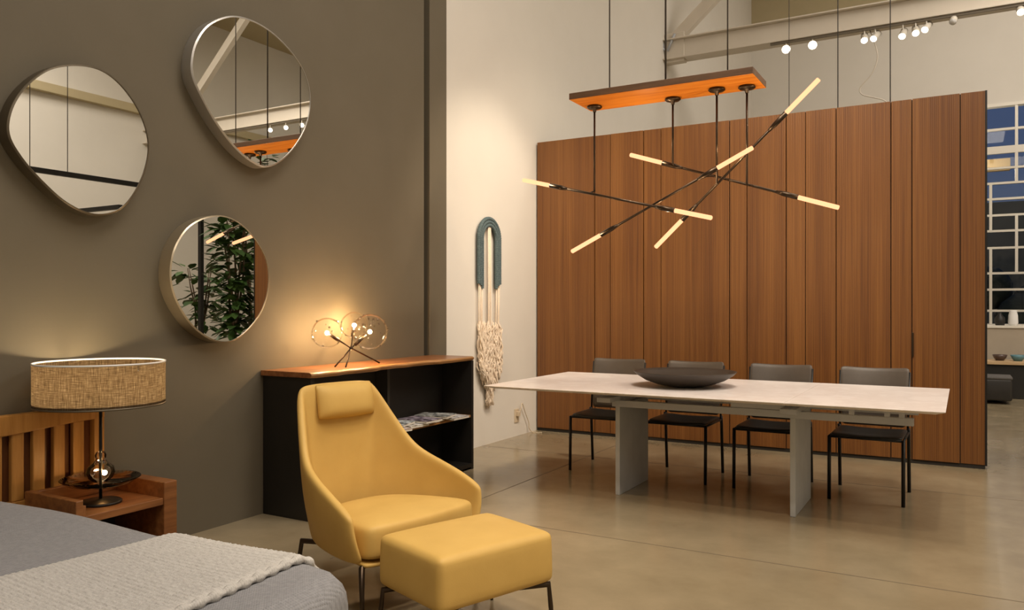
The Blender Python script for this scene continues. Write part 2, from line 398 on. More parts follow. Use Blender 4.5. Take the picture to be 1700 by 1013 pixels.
aw = obj('awning_fascia', bx(-2.5, .86, YB + 2.0, YB + 2.2, 4.27, 4.52), M['tan_wall2'], smooth=False, bevel=.01); tag(aw, 'tan awning fascia lit outside the upper panes of the grid window', 'awning')
obj('awning_post', bx(-2.45, -2.3, YB + 2.02, YB + 2.18, -.2, 4.27), M['tan_wall2'], aw, smooth=False)
obj('awning_post', bx(-.3, -.18, YB + 2.02, YB + 2.18, -.2, 4.27), M['tan_wall2'], aw, smooth=False)
point('awning_fill', (.2, YB + 1.2, 4.1), 60, WARM, .05)  # unseen fill, added to brighten the awning fascia

# roof truss along X with its braces
TZ0, TZ1, TY = 5.22, 5.50, 12.0
bm = bx(XL, XR, TY - .06, TY + .06, TZ0, TZ1); box(bm, XL, XR, TY - .14, TY + .14, TZ0 - .02, TZ0); box(bm, XL, XR, TY - .14, TY + .14, TZ1, TZ1 + .02)
tr = struct('beam', bm, M['steel_white'], smooth=False, bevel=.004)
obj('top_chord', bx(XL, XR, TY - .08, TY + .08, 8.25, 8.5), M['steel_white'], tr, smooth=False)
for (xa, xb) in ((-3.95, -.85), (2.3, -.85), (2.3, 5.0), (8.0, 5.0)):
    za, zb = (TZ1, 8.25)
    d = Vector((xb - xa, 0, zb - za)); n = Vector((-d.z, 0, d.x)).normalized() * .085
    bm = bmesh.new(); P = [Vector((xa, TY, za)) + n, Vector((xa, TY, za)) - n, Vector((xb, TY, zb)) - n, Vector((xb, TY, zb)) + n]
    A = [bm.verts.new(p + Vector((0, -.06, 0))) for p in P]; B = [bm.verts.new(p + Vector((0, .06, 0))) for p in P]
    bm.faces.new(A); bm.faces.new(B[::-1])
    for i in range(4): bm.faces.new((A[i], B[i], B[(i + 1) % 4], A[(i + 1) % 4]))
    obj('brace', bm, M['steel_white'], tr, smooth=False)
bm = bx(XL, XL + .32, TY - .075, TY + .075, 5.16, 5.62); obj('gusset_plate', bm, M['steel_white'], tr, smooth=False, bevel=.01)
bm = bmesh.new()
for pts in (((1090, 25), (1102, 80)), ((1120, 56), (1108, 85)), ((1090, 72), (1104, 84))):
    tube(bm, [on(*p, 1, TY - .1) for p in pts], .02, 6)
obj('conduit', bm, M['alu'], tr)
obj('lighting_track', bx(-2.45, 8.0, TY - .12, TY - .09, 5.165, 5.20), M['track_grey'], tr, smooth=False)

# ------------------------------------------------------------------ walnut panel wall
PX0, PX1, PH = -4.055, .165, 3.15
pw = thing('wood_panel_wall', 'tall freestanding walnut panel wall with vertical seams behind the dining chairs', 'panel wall', (0, YP, 0))
obj('backing', bx(PX0 + .01, PX1 - .012, .028, .16, .03, PH - .003), M['felt'], pw, smooth=False)
obj('plinth', bx(PX0 + .01, PX1 - .01, .012, .15, 0, .035), M['felt'], pw, smooth=False)
seams = [PX0, -3.371, -3.194, -2.831, -2.646, -1.959, -1.793, -1.435, -1.264, -1.001, -.554, -.389, -.026, PX1]
for a, b in zip(seams, seams[1:]):
    o = obj('panel', bx(a + .0035, b - .0035, 0 if (b - a) > .2 else .006, .03, .035, PH), M['panel'], pw, smooth=False, bevel=.002)
obj('end_trim', bx(PX1 - .012, PX1 + .004, .0, .165, .03, PH), M['black_metal'], pw, smooth=False)
obj('door_handle', bx(-.392, -.376, -.014, .004, .92, 1.13), M['bronze'], pw, smooth=False, bevel=.002)

# ------------------------------------------------------------------ console cabinet
CX0, CX1, CY0, CY1, CH = -3.975, -3.556, 3.68, 5.58, .905
cb = thing('console_cabinet', 'black open console cabinet with a live edge walnut top behind the yellow armchair', 'cabinet', (CX0, CY0, 0))
L, D = CY1 - CY0, CX1 - CX0
obj('side_panel', bx(0, D, 0, .035, 0, CH), M['black_box'], cb, smooth=False, bevel=.003)
obj('side_panel', bx(0, D, L - .03, L, 0, CH), M['black_box'], cb, smooth=False, bevel=.003)
obj('back_panel', bx(0, .02, .035, L - .03, .02, CH), M['back_board'], cb, smooth=False)
obj('bottom_panel', bx(.02, D, .035, L - .03, .02, .05), M['black_box'], cb, smooth=False)
obj('divider', bx(.02, .14, 1.11, 1.14, .05, CH - .02), M['alu'] if 0 else mat('divider_edge', (.05, .046, .036), .5), cb, smooth=False)
obj('side_lining', bx(.02, .12, 1.14, L - .03, .05, CH - .02), M['black_box'], cb, smooth=False)
obj('shelf', bx(.145, D - .01, .035, L - .03, .432, .452), M['edge_wood'], cb, smooth=False, bevel=.003)
# live edge slab
bm = bmesh.new(); n = 48; rows = []
for i in range(n + 1):
    y = -.02 + (L + .03) * i / n
    e = D + (.012 + .028 * sin(i * .16 + .5) + .012 * sin(i * .55) + .006 * sin(i * 1.3)) * min(1, (n - i) / 14 + .0)
    th = .034
    ring = [(0, y, CH), (0, y, CH + th), (e - .02, y, CH + th), (e - .003, y, CH + th - .008), (e, y, CH + th * .5), (e - .012, y, CH)]
    rows.append([bm.verts.new(p) for p in ring])
for A, B in zip(rows, rows[1:]):
    for k in range(6): 
        f = bm.faces.new((A[k], A[(k + 1) % 6], B[(k + 1) % 6], B[k])); f.material_index = 1 if k in (2, 3, 4) else 0
bm.faces.new(rows[0]); bm.faces.new(rows[-1][::-1])
obj('live_edge_top', bm, [M['walnut'], M['edge_wood']], cb, smooth=True, bevel=.002)

# magazines fanned along the shelf
covers = [((.5, .46, .42), 'pale grey'), ((.10, .11, .13), 'charcoal'), ((.55, .40, .34), 'dusty pink'), ((.30, .33, .34), 'slate blue'),
          ((.62, .58, .52), 'ivory'), ((.16, .13, .17), 'plum'), ((.42, .40, .30), 'olive'), ((.24, .25, .24), 'dark grey'), ((.52, .50, .50), 'silver')]
plc = ['nearest the armchair', 'behind the charcoal one', 'third along the shelf', 'in the middle of the fan', 'lying on the middle pile', 'past the middle', 'under the dark grey one', 'on the far pile', 'farthest from the armchair']
for i, (c, nm) in enumerate(covers):
    y = CY0 + .62 + i * .126; x = -3.70 + .035 * (i % 3); z = .452 + (.026 if i % 2 else 0) + (.0 if i % 3 else .004)
    z = .4535 + (.022 if i % 2 else 0)
    m = mat('magazine_cover', c, .3)
    v = coords(m); dk = tuple(k * .12 for k in c); lt_ = tuple(min(.85, k * 1.9 + .2) for k in c)
    lk(m, ramp(m, noise(m, v, 22 + i, 3, .6), [(.36, dk), (.48, c), (.62, lt_)]), bsdf(m).inputs['Base Color'])
    mg = thing('magazine', f'{nm} magazine lying on the console shelf, {plc[i]}', 'magazine', (x, y, z), R(90 + random.uniform(-16, 16)), 'magazines on the console shelf')
    obj('cover', bx(-.105, .105, -.14, .14, .014, .018), m, mg, smooth=False)
    obj('pages', bx(-.103, .102, -.138, .138, .0, .0138), M['white_paint'], mg, smooth=False)

# ------------------------------------------------------------------ wall mirrors
def mirror(name, pts, depth, framem, label, rim, yaw=0):
    fx = XW + depth
    poly = [on(px, py, 0, fx) for px, py in pts]
    c = sum(poly, Vector()) / len(poly)
    cur = [p - c for p in catmull([tuple(p) for p in poly], 6)]
    cur = [Vector((0, p.y, p.z)) for p in cur]
    t = thing(name, label, 'mirror', (XW, c.y, c.z), 0, 'organic wall mirrors')
    N = len(cur); bm = bmesh.new()
    s = [1 - rim / max(p.length, .01) for p in cur]
    prof = [(0.001, 1), (depth - .006, 1), (depth, 1 - .006 / .3), (depth, None), (depth - .008, None)]
    rings = []
    for x, k in prof:
        rings.append([bm.verts.new((x, p.y * (k if k else s[i]), p.z * (k if k else s[i]))) for i, p in enumerate(cur)])
    for A, B in zip(rings, rings[1:]):
        for i in range(N): bm.faces.new((A[i], A[(i + 1) % N], B[(i + 1) % N], B[i]))
    bm.faces.new(rings[0])
    ty = math.tan(R(yaw))
    for v in bm.verts:
        if v.co.x > .01: v.co.x -= v.co.y * ty
    obj('frame', bm, framem, t, smooth=True, bevel=.001)
    bm = bmesh.new(); f = [bm.verts.new((depth - .004, p.y * s[i] * .999, p.z * s[i] * .999)) for i, p in enumerate(cur)]
    g = [bm.verts.new((depth - .008, p.y * s[i] * .999, p.z * s[i] * .999)) for i, p in enumerate(cur)]
    bm.faces.new(f); bm.faces.new(g[::-1])
    for i in range(N): bm.faces.new((f[i], g[i], g[(i + 1) % N], f[(i + 1) % N]))
    for v in bm.verts: v.co.x -= v.co.y * ty
    obj('mirror_glass', bm, M['mirror'], t, smooth=False)
mirror('wall_mirror', [(130, 106), (172, 116), (207, 145), (236, 190), (249, 240), (241, 288), (218, 332), (190, 354), (152, 357), (110, 338), (70, 303), (35, 263), (13, 222), (18, 180), (42, 142), (82, 113)],
       .085, M['umber_frame'], 'asymmetric rounded mirror with dark umber frame above the lamp shade, reflecting a white wall', .010)
mirror('wall_mirror', [(318, 100), (326, 68), (347, 40), (382, 26), (417, 32), (452, 52), (485, 85), (507, 120), (517, 160), (512, 203), (495, 238), (470, 266), (443, 278), (418, 269), (388, 243), (358, 203), (334, 160), (320, 128)],
       .09, M['steel_frame'], 'highest asymmetric mirror with pale steel frame, reflecting the chandelier plank', .010)
mirror('wall_mirror', [(281, 445), (289, 410), (310, 378), (340, 361), (372, 358), (402, 371), (427, 397), (446, 432), (450, 470), (441, 510), (420, 542), (390, 566), (358, 567), (324, 547), (299, 515), (284, 480)],
       .095, M['brass_frame'], 'lowest and smallest rounded mirror with champagne frame, reflecting green plants', .008, 1.6)

# ------------------------------------------------------------------ wall hanging
hc = on(813, 475, 0, XL + .04); hy, hz = hc.y, hc.z
wh = thing('wall_hanging', 'fibre wall hanging with teal wrapped arch and long cream fringe on the white wall', 'wall hanging', (XL, hy, 0))
Rr = .165; zt = 2.02; zb = 1.56
def arch(r, x, rad, bumpy=True, low=zb):
    pts = []
    for k in range(25): pts.append((x, -r, low + (zt - low) * k / 24))
    for k in range(1, 24): pts.append((x, -r * cos(pi * k / 24), zt + r * sin(pi * k / 24)))
    for k in range(25): pts.append((x, r, zt - (zt - low) * k / 24))
    fine = catmull(pts, 4, False)
    return tb(fine, [rad * (1 + (.10 * sin(i * 1.7) if bumpy else 0)) for i in range(len(fine))], 9)
for k, (r, low) in enumerate(((.195, 1.575), (.163, 1.56), (.131, 1.53))):
    obj('wrapped_arch', arch(r, .036, .019, True, low), M['cord_blue'], wh)
bm = bmesh.new()
tube(bm, [(.0, 0, 2.14), (.05, 0, 2.14)], .006, 8); obj('peg', bm, M['bronze'], wh)
for k, yy in enumerate((-.19, -.165, -.135, -.02, 0, .02, .135, .165, .19)):
    top = 1.58 if abs(yy) > .1 else 2.135
    obj('cord', tb([(.036, yy, top), (.034 + .006 * (k % 2), yy * .98, 1.3), (.03, yy * .95, .95), (.03, yy * .9, .78)], .0065, 6), M['wool'], wh)
bm = bmesh.new()
for k in range(420):
    yy = random.uniform(-.2, .2); top = random.uniform(.72, 1.22)
    ln = random.uniform(.14, .32)
    lo = top - ln; mn = .42 + abs(yy) * 1.15
    if lo < mn: lo = mn + random.uniform(0, .06)
    if top - lo < .06: continue
    x0 = random.uniform(.02, .075); pts = []
    ph = random.uniform(0, 6)
    narrow = lambda z: .55 + .45 * min(1, max(0, (z - .42) / .4))
    for j in range(6):
        t = j / 5; z = top + (lo - top) * t
        pts.append((x0 + .012 * sin(ph + j * 1.4), yy * narrow(z) + .014 * sin(ph * 2 + j * 1.9), z))
    tube(bm, pts, [.005, .008, .008, .008, .007, .003], 5)
o = obj('fringe', bm, M['wool'], wh); o['kind'] = 'stuff'
bm = bmesh.new()
for k in range(60):
    yy = random.uniform(-.05, .05); pts = [(random.uniform(.02, .06), yy + .01 * sin(j + k), .62 - .045 * j - random.uniform(0, .01)) for j in range(6)]
    tube(bm, pts, [.005, .006, .006, .006, .005, .003], 5)
o = obj('tail', bm, M['wool'], wh); o['kind'] = 'stuff'

# power outlet and cord low on the white wall
po = on(857, 690, 0, XL)
ot = thing('wall_outlet', 'ivory wall outlet with a dangling cord low on the white wall', 'outlet', (XL, po.y, po.z))
obj('cover_plate', bx(0, .01, -.045, .045, -.07, .07), M['plate'], ot, smooth=False, bevel=.003)
obj('plug', bx(.01, .045, -.018, .018, -.005, .045), M['plate'], ot, smooth=False, bevel=.004)
e = on(882, 713, 0, XL + .03) - Vector((XL, po.y, po.z)); e.z = -po.z + .006
cp = [(.04, 0, .02), (.05, .02, .09), (.035, .07, .12), (.03, .14, .02), (.03, .22, -.1), (.03, e.y - .05, e.z + .05), (.05, e.y, e.z), (.15, e.y + .02, e.z)]
obj('power_cord', tb(catmull(cp, 5, False), .005, 6), M['plate'], ot)

# ------------------------------------------------------------------ dining table
TZ = .78
TX0, TX1, TY0, TY1 = -3.03, -.085, 4.89, 6.31
tcx, tcy = (TX0 + TX1) / 2, (TY0 + TY1) / 2
dt = thing('dining_table', 'long white marble extending dining table on two grey slab legs', 'table', (tcx, tcy, 0))
def top(x0, x1):
    bm = bmesh.new(); c = .05
    A = [bm.verts.new((x, y, .0)) for x, y in ((x0 + (c if x0 < -1 else 0), -.71 + c), (x1 - (c if x1 > 1 else 0), -.71 + c), (x1 - (c if x1 > 1 else 0), .71 - c), (x0 + (c if x0 < -1 else 0), .71 - c))]
    B = [bm.verts.new((x, y, .017)) for x, y in ((x0, -.71), (x1, -.71), (x1, .71), (x0, .71))]
    Bt = [bm.verts.new((v.co.x, v.co.y, .022)) for v in B]
    bm.faces.new(A[::-1]); bm.faces.new(Bt)
    for P, Q in ((A, B), (B, Bt)):
        for i in range(4): bm.faces.new((P[i], P[(i + 1) % 4], Q[(i + 1) % 4], Q[i]))
    for v in bm.verts: v.co.z += TZ - .022
    return bm
hx = (TX1 - TX0) / 2; sx = -.93 - tcx
obj('tabletop', top(-hx, sx - .0015), M['marble'], dt, smooth=False, bevel=.0015)
obj('extension_leaf', top(sx + .0015, hx), M['marble'], dt, smooth=False, bevel=.0015)
for lx in (-2.16, -.955):
    obj('slab_leg', bx(lx - .017 - tcx, lx + .017 - tcx, 5.31 - tcy, 5.90 - tcy, 0, .655), M['concrete'], dt, smooth=False, bevel=.003)
for ry in (5.30, 5.86):
    obj('rail', bx(-2.2 - tcx, -.26 - tcx, ry - tcy, ry + .045 - tcy, .635, .682), M['alu'], dt, smooth=False, bevel=.003)
for rx in (-2.24, -1.0):
    obj('cross_rail', bx(rx - tcx, rx + .10 - tcx, 5.12 - tcy, 6.08 - tcy, .682, .715), M['alu'], dt, smooth=False, bevel=.003)
for ry in (5.305, 5.865):
    obj('slide_rail', bx(-1.35 - tcx, -.98 - tcx, ry - tcy, ry + .035 - tcy, .682, .735), M['alu'], dt, smooth=False, bevel=.003)
for bx_ in (-.62, -.42, -.34):
    obj('support_block', bx(bx_ - tcx, bx_ + .03 - tcx, 5.30 - tcy, 5.345 - tcy, .682, .758), M['alu'], dt, smooth=False)
obj('top_subframe', bx(-2.5 - tcx, -.98 - tcx, 5.42 - tcy, 5.80 - tcy, .715, .758), M['black_metal'], dt, smooth=False)

bw = thing('bowl', 'wide shallow dark wooden bowl on the white table', 'bowl', (-1.75, 5.575, TZ))
pr = [(0, .0), (.12, .0), (.20, .016), (.28, .045), (.34, .082), (.362, .103), (.366, .108), (.358, .109), (.33, .087), (.26, .05), (.18, .026), (.1, .015), (0, .013)]
obj('bowl_body', lt(pr, 56), M['bowl'], bw)

# ------------------------------------------------------------------ dining chairs
def make_chair():
    t = thing('dining_chair', 'x', 'chair', (0, 0, 0))
    w = .235
    # seat pad
    bm = bmesh.new(); n = 8; rows = []
    for j in range(7):
        y = -.25 + .47 * j / 6; row = []
        for i in range(n + 1):
            x = -w + 2 * w * i / n; ed = max(abs(i / n - .5) * 2, abs(j / 6 - .5) * 2)
            row.append(bm.verts.new((x * (.98 if j == 0 else 1), y, .462 - .012 * (1 - (2 * i / n - 1) ** 2) - (.008 if ed > .95 else 0))))
        rows.append(row)
    for A, B in zip(rows, rows[1:]):
        for i in range(n): bm.faces.new((A[i], A[i + 1], B[i + 1], B[i]))
    obj('seat', bm, M['seat_dark'], t, sub=1, solid=.028)
    # curved sling back
    bm = bmesh.new(); rows = []
    for j in range(8):
        z = .47 + .425 * j / 7; k = j / 7
        row = []
        for i in range(11):
            u = i / 5 - 1
            hw = w * (.93 + .10 * k)
            row.append(bm.verts.new((u * hw, .225 + .085 * k ** 1.4 + .045 * (1 - u * u) * (.4 + .6 * k) - .02, z + (.012 * (u * u) if j == 7 else 0))))
        rows.append(row)
    for A, B in zip(rows, rows[1:]):
        for i in range(10): bm.faces.new((A[i], A[i + 1], B[i + 1], B[i]))
    obj('backrest', bm, M['leather_dark'], t, sub=1, solid=.016)
    for sx_ in (-1, 1):
        obj('leg', tb([(sx_ * w, -.24, .445), (sx_ * w, -.25, 0)], .0125, 8), M['black_metal'], t)
        obj('leg', tb([(sx_ * w, .20, .47), (sx_ * w, .215, .40), (sx_ * w, .25, 0)], .0125, 8), M['black_metal'], t)
        obj('back_post', tb([(sx_ * w * .97, .205, .44), (sx_ * w * .99, .225, .6), (sx_ * w * 1.01, .285, .87)], .008, 8), M['black_metal'], t)
    bm = tb([(-w, -.24, .44), (w, -.24, .44)], .009, 8)
    for sx_ in (-1, 1): tube(bm, [(sx_ * w, -.245, .44), (sx_ * w, .21, .44)], .009, 8)
    obj('seat_frame', bm, M['black_metal'], t)
    return t
chL = ['dark leather dining chair at the table end nearest the wall hanging', 'dark leather dining chair directly behind the wooden bowl',
       'dark leather dining chair between the bowl and the far right slab leg, third from the wall hanging', 'dark leather dining chair under the extension leaf, farthest from the wall hanging']
chL[2] = 'dark leather dining chair behind the second slab leg, third from the wall hanging'
c0 = make_chair()
for i, (x, rz) in enumerate(((-2.61, 2), (-1.94, 0), (-1.255, 0), (-.585, -1))):
    c = c0 if i == 0 else dup(c0)
    c.location = (x, 6.195, 0); c.rotation_euler = (0, 0, R(rz)); tag(c, chL[i], 'chair', 'dining chairs along the far side of the table')

# ------------------------------------------------------------------ chandelier
PZ = 2.94
ch = thing('chandelier', 'linear chandelier of crossing bronze arms with glowing tubes under an amber wood plank', 'chandelier', (-1.93, 5.70, PZ))
o0 = Vector(ch.location)
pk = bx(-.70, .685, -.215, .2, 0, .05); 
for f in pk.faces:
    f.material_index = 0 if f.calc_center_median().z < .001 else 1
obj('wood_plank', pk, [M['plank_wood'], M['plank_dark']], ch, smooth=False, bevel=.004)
for px in (1012, 1105, 1208):
    p = on(px, 120, 1, 5.53)
    obj('suspension_cable', tb([(p.x - o0.x, -.17, .05), (p.x - o0.x, -.17, ZC - PZ)], (.005 if px != 1105 else .007), 6), M['cable'], ch)
rods = [(987, 176, 318), (1117, 163, 272), (1190, 147, 303), (1240, 143, 306)]
rp = []
for px, py, by in rods:
    t = on(px, py, 2, PZ); d = (t - Vector((0, 0, EYE))).dot(FWv)
    b = dep(px, by, d); b.x, b.y = t.x, t.y; rp.append((t, b))
    obj('rod', tb([t - o0 , b - o0], .008, 8), M['bronze'], ch)
    obj('canopy', lt([(0, 0), (.055, 0), (.062, -.012), (.05, -.022), (.016, -.026), (.012, -.05), (0, -.05)], 24, t - o0), M['bronze'], ch)
arms = [((868, 299, 6.50), (1182, 362, 5.65), (915, 305), (1120, 349)), ((1046, 257, 6.3), (1393, 345, 5.6), (1101, 268), (1325, 325)),
        ((949, 418, 6.35), (1250, 245, 5.55), (998, 389), (1190, 279)), ((1088, 411, 6.1), (1360, 131, 5.4), (1133, 365), (1302, 185))]
def along(A, B, px, py):   # point of segment A-B nearest to the picture ray through px,py
    best = None
    for k in range(401):
        p = A.lerp(B, k / 400); d = p - Vector((0, 0, EYE)); q = (850 + FPX * d.dot(RTv) / d.dot(FWv), 510 - FPX * d.z / d.dot(FWv))
        e = (q[0] - px) ** 2 + (q[1] - py) ** 2
        if best is None or e < best[0]: best = (e, p)
    return best[1]
for (a, b, ia, ib) in arms:
    A, B = dep(*a), dep(*b); I, J = along(A, B, *ia), along(A, B, *ib)
    u = (B - A).normalized()
    arm = obj('arm', tb([I - o0, J - o0], .0095, 8), M['bronze'], ch)
    for E_, F_, s in ((A, I, 1), (B, J, -1)):
        obj('light_tube', tb([E_ - o0, E_ + u * s * .006 - o0, F_ - o0], [.012, .0165, .0165], 12), M['tube'], arm)
        mid = (E_ + F_) / 2; pl = point('tube_glow', mid + Vector((0, 0, .035)), 3.6, (1, .70, .40), 0.0)
        obj('ferrule', tb([F_ - u * s * .004 - o0, F_ + u * s * .10 - o0, F_ + u * s * .16 - o0], [.0185, .0185, .0105], 12), M['bronze'], arm)
# short links tying the arms without a rod of their own to their neighbours
def closest(a1, b1, a2, b2):
    best = None
    for i in range(101):
        p = a1.lerp(b1, i / 100)
        d = b2 - a2; t = max(0, min(1, (p - a2).dot(d) / d.length_squared)); q = a2 + d * t
        if best is None or (p - q).length < best[0]: best = ((p - q).length, p, q)
    return best
ends = [(dep(*a), dep(*b)) for a, b, *_ in arms]
for i, j in ((0, 2), (2, 1), (3, 1)):
    _, p, q = closest(*ends[i], *ends[j])
    obj('link', tb([p - o0, q + (q - p).normalized() * .001 - o0], .007, 8), M['bronze'], ch)
for (t, b), ai in zip(rp, (0, 1, 3, 1)):
    A, B = ends[ai]; d = B - A; q = A + d * max(0, min(1, (b - A).dot(d) / d.length_squared))
    if (q - b).length > .004: obj('link', tb([b - o0, q - o0], .007, 8), M['bronze'], ch)

# ------------------------------------------------------------------ track spotlights on the truss
labs = [((1305, 82), 1, 'brightest-but-one round track spotlight nearest the glowing tube tip'), ((1349, 75), 1, 'brightest round track spotlight above the tip of the chandelier'),
        ((1435, 64), 1, 'small track spotlight above the looped hanging cord, nearer the chandelier'), ((1453, 61), 1, 'small track spotlight directly above the looped hanging cord'),
        ((1499, 57), .7, 'first small track spotlight past the looped cord'), ((1520, 52), .7, 'second small track spotlight past the looped cord'),
        ((1538, 46), .7, 'third small track spotlight past the looped cord'), ((1583, 33), 0, 'sprinkler modelled as an unlit track spotlight, alone past the bright cluster'), ((1694, 17), .7, 'track spotlight at the far end of the truss by the picture edge')]  # the unlit head stands in for a sprinkler
labs += [(q, 1, f'track spotlight reflected in the steel framed mirror, {w}') for q, w in (((3.95, 0), 'first of three'), ((4.4, 0), 'second of three'), ((4.85, 0), 'third of three'))]
for k, ((px, py), br, lb) in enumerate(labs):
    p = on(px, py, 1, TY - .105) if py else Vector((px, TY - .105, 5.07))
    t = thing('track_spotlight', lb, 'spotlight', (p.x, TY - .105, p.z), 0, 'track spotlights under the roof truss')
    ca = Vector((0, 0, EYE)) - p
    aim = ca.normalized() if k < 2 else Vector((-.72, -.62, -.3)) if k > 8 else (Vector((-.35 + .2 * (k % 3), -.8, -.75)).normalized())
    rr = .062 if k < 2 else .046
    obj('stem', tb([(0, 0, .02), (0, 0, max(.05, 5.17 - p.z))], .01, 8), M['head_white'], t)
    obj('canister', tb([aim * -.11, aim * -.1, aim * .05, aim * .055], [rr * .5, rr, rr * 1.02, rr], 16), M['head_white'], t)
    obj('lens', tb([aim * .055, aim * .061], rr * .93, 16), M['spot_lens'] if br >= .7 else M['ceramic'], t)
cp = [on(*q, 1, TY - .03) for q in ((1444, 50), (1456, 85), (1455, 105), (1446, 124), (1432, 140), (1427, 150), (1433, 158), (1450, 162), (1470, 168), (1480, 185))]
cp = catmull([tuple(p) for p in cp], 5, False); b0 = cp[0].copy()
o = obj('hanging_cord', tb([p - b0 for p in cp], .008, 6), M['steel_white'], loc=b0); tag(o, 'thin looped cord hanging from the track above the panel wall', 'cord')
# cables of a pendant that hangs behind the panel wall
pb = thing('suspended_pendant', 'pendant hung on thin cables that drop behind the panel wall', 'pendant', (.1, 9.2, 2.3))
for px in (1310, 1391, 1478):
    p = on(px, 120, 1, 9.2); obj('suspension_cable', tb([(p.x - .1, 0, .02), (p.x - .1, 0, ZC - 2.3)], .006 if px != 1310 else .004, 6), M['cable'], pb)
xa, xb = on(1310, 120, 1, 9.2).x - .1, on(1478, 120, 1, 9.2).x - .1
obj('pendant_bar', bx(xa - .1, xb + .1, -.03, .03, -.03, .03), M['black_metal'], pb, smooth=False, bevel=.004)

# ------------------------------------------------------------------ armchair
AX, AY, AR = -2.10, 2.90, R(-11)
ac = thing('armchair', 'mustard yellow leather lounge armchair with high back in front of the black console', 'armchair', (AX, AY, 0), AR)
tp = [(-.03, .392, .47), (-.14, .386, .525), (-.28, .368, .575), (-.43, .335, .63), (-.50, .305, .72), (-.565, .272, .82), (-.62, .242, .91), (-.655, .222, .957), (-.662, .19, .972), (-.666, .10, .976), (-.668, 0, .976)]
bt_ = [(-.02, .345, .27), (-.13, .335, .26), (-.27, .305, .25), (-.42, .262, .245), (-.50, .232, .245), (-.555, .20, .245), (-.59, .17, .245), (-.61, .14, .245), (-.62, .11, .245), (-.627, .06, .245), (-.63, 0, .245)]
half = list(zip(bt_, tp))
cols = half + [(((b[0], -b[1], b[2])), ((t[0], -t[1], t[2]))) for b, t in half[-2::-1]]
bm = bmesh.new(); grid = []
NR = 7
for (b, t) in cols:
    b, t = Vector(b), Vector(t); col = []
    for j in range(NR + 1):
        k = j / NR; p = b.lerp(t, k)
        out = Vector((p.x + .25, p.y, 0)); out = out.normalized() if out.length > 1e-4 else Vector()
        p += out * .016 * sin(pi * k) * (1 if abs(p.y) > .05 else .4)
        if p.x < -.55: p.x += .012 * sin(pi * k)
        col.append(bm.verts.new(p))
    grid.append(col)
for A, B in zip(grid, grid[1:]):
    for j in range(NR): bm.faces.new((A[j], B[j], B[j + 1], A[j + 1]))
obj('shell', bm, M['mustard'], ac, solid=.04, sub=2)
# seat body (front apron) and cushion
def cushion(pts, z0, z1, name, crown=.02, parent=ac, bot=None, r=.045, tilt=0):
    bm = bmesh.new(); n = len(pts); c = Vector((sum(p[0] for p in pts) / n, sum(p[1] for p in pts) / n, 0))
    rings = []
    for k, z in ((.97, z0), (1, z0 + .012), (1.0, z1 - r), (.985, z1 - r * .35), (.93, z1)):
        rings.append([bm.verts.new((c.x + (p[0] - c.x) * k, c.y + (p[1] - c.y) * k, z + tilt * (p[0] - c.x))) for p in pts])
    for k, dz in ((.6, crown * .8), (.25, crown)):
        rings.append([bm.verts.new((c.x + (p[0] - c.x) * k, c.y + (p[1] - c.y) * k, z1 + dz + tilt * (p[0] - c.x) * k)) for p in pts])
    for A, B in zip(rings, rings[1:]):
        for i in range(n): bm.faces.new((A[i], A[(i + 1) % n], B[(i + 1) % n], B[i]))
    bm.faces.new(rings[0][::-1]); bm.faces.new(rings[-1])
    return obj(name, bm, M['mustard'], parent, sub=2)
ro = [(.01, -.29), (.03, -.15), (.035, 0), (.03, .15), (.01, .29), (-.025, .338), (-.2, .312), (-.38, .268), (-.5, .2), (-.545, .1), (-.55, 0), (-.545, -.1), (-.5, -.2), (-.38, -.268), (-.2, -.312), (-.025, -.338)]
cushion(ro, .262, .415, 'seat_cushion', .022, tilt=.05)
ap = [(.005, -.27), (.015, 0), (.005, .27), (-.02, .34), (-.04, .35), (-.2, .32), (-.38, .28), (-.5, .2), (-.56, 0), (-.5, -.2), (-.38, -.28), (-.2, -.32), (-.04, -.35), (-.02, -.34)]
cushion([(p[0] * .96, p[1] * .95) for p in ap], .240, .268, 'seat_base', 0, r=.008, tilt=.0)
# headrest pillow
bm = bmesh.new(); nx, nz = 10, 6; fr, bk = [], []
for j in range(nz + 1):
    a, b = [], []
    for i in range(nx + 1):
        u, v = i / nx * 2 - 1, j / nz * 2 - 1
        e = (1 - abs(u) ** 4) ** .5 * (1 - abs(v) ** 3) ** .5
        x = -.618 - .035 * (.5 + .5 * v); y = .035 + u * .185; z = .79 + .185 * (.5 + .5 * v)
        a.append(bm.verts.new((x + .050 * e, y, z + .006 * (1 - u * u) * v))); b.append(bm.verts.new((x - .018 * e, y, z + .006 * (1 - u * u) * v)))
    fr.append(a); bk.append(b)
for j in range(nz):
    for i in range(nx):
        bm.faces.new((fr[j][i], fr[j][i + 1], fr[j + 1][i + 1], fr[j + 1][i])); bm.faces.new((bk[j][i], bk[j + 1][i], bk[j + 1][i + 1], bk[j][i + 1]))
bmesh.ops.remove_doubles(bm, verts=bm.verts, dist=.0005)
obj('headrest_pillow', bm, M['mustard'], ac, sub=1)
def blade_leg(parent, top_in, top_out, foot):
    a, b, c = Vector(top_in), Vector(top_out), Vector(foot)
    bm = tb([a, b, b.lerp(c, .5), c], [.013, .014, .011, .007], 8); obj('leg', bm, M['bronze'], parent)
for s in (-1, 1):
    blade_leg(ac, (-.12, s * .22, .252), (-.045, s * .33, .245), (-.01, s * .355, 0))
    blade_leg(ac, (-.42, s * .15, .238), (-.615, s * .235, .232), (-.655, s * .25, 0))

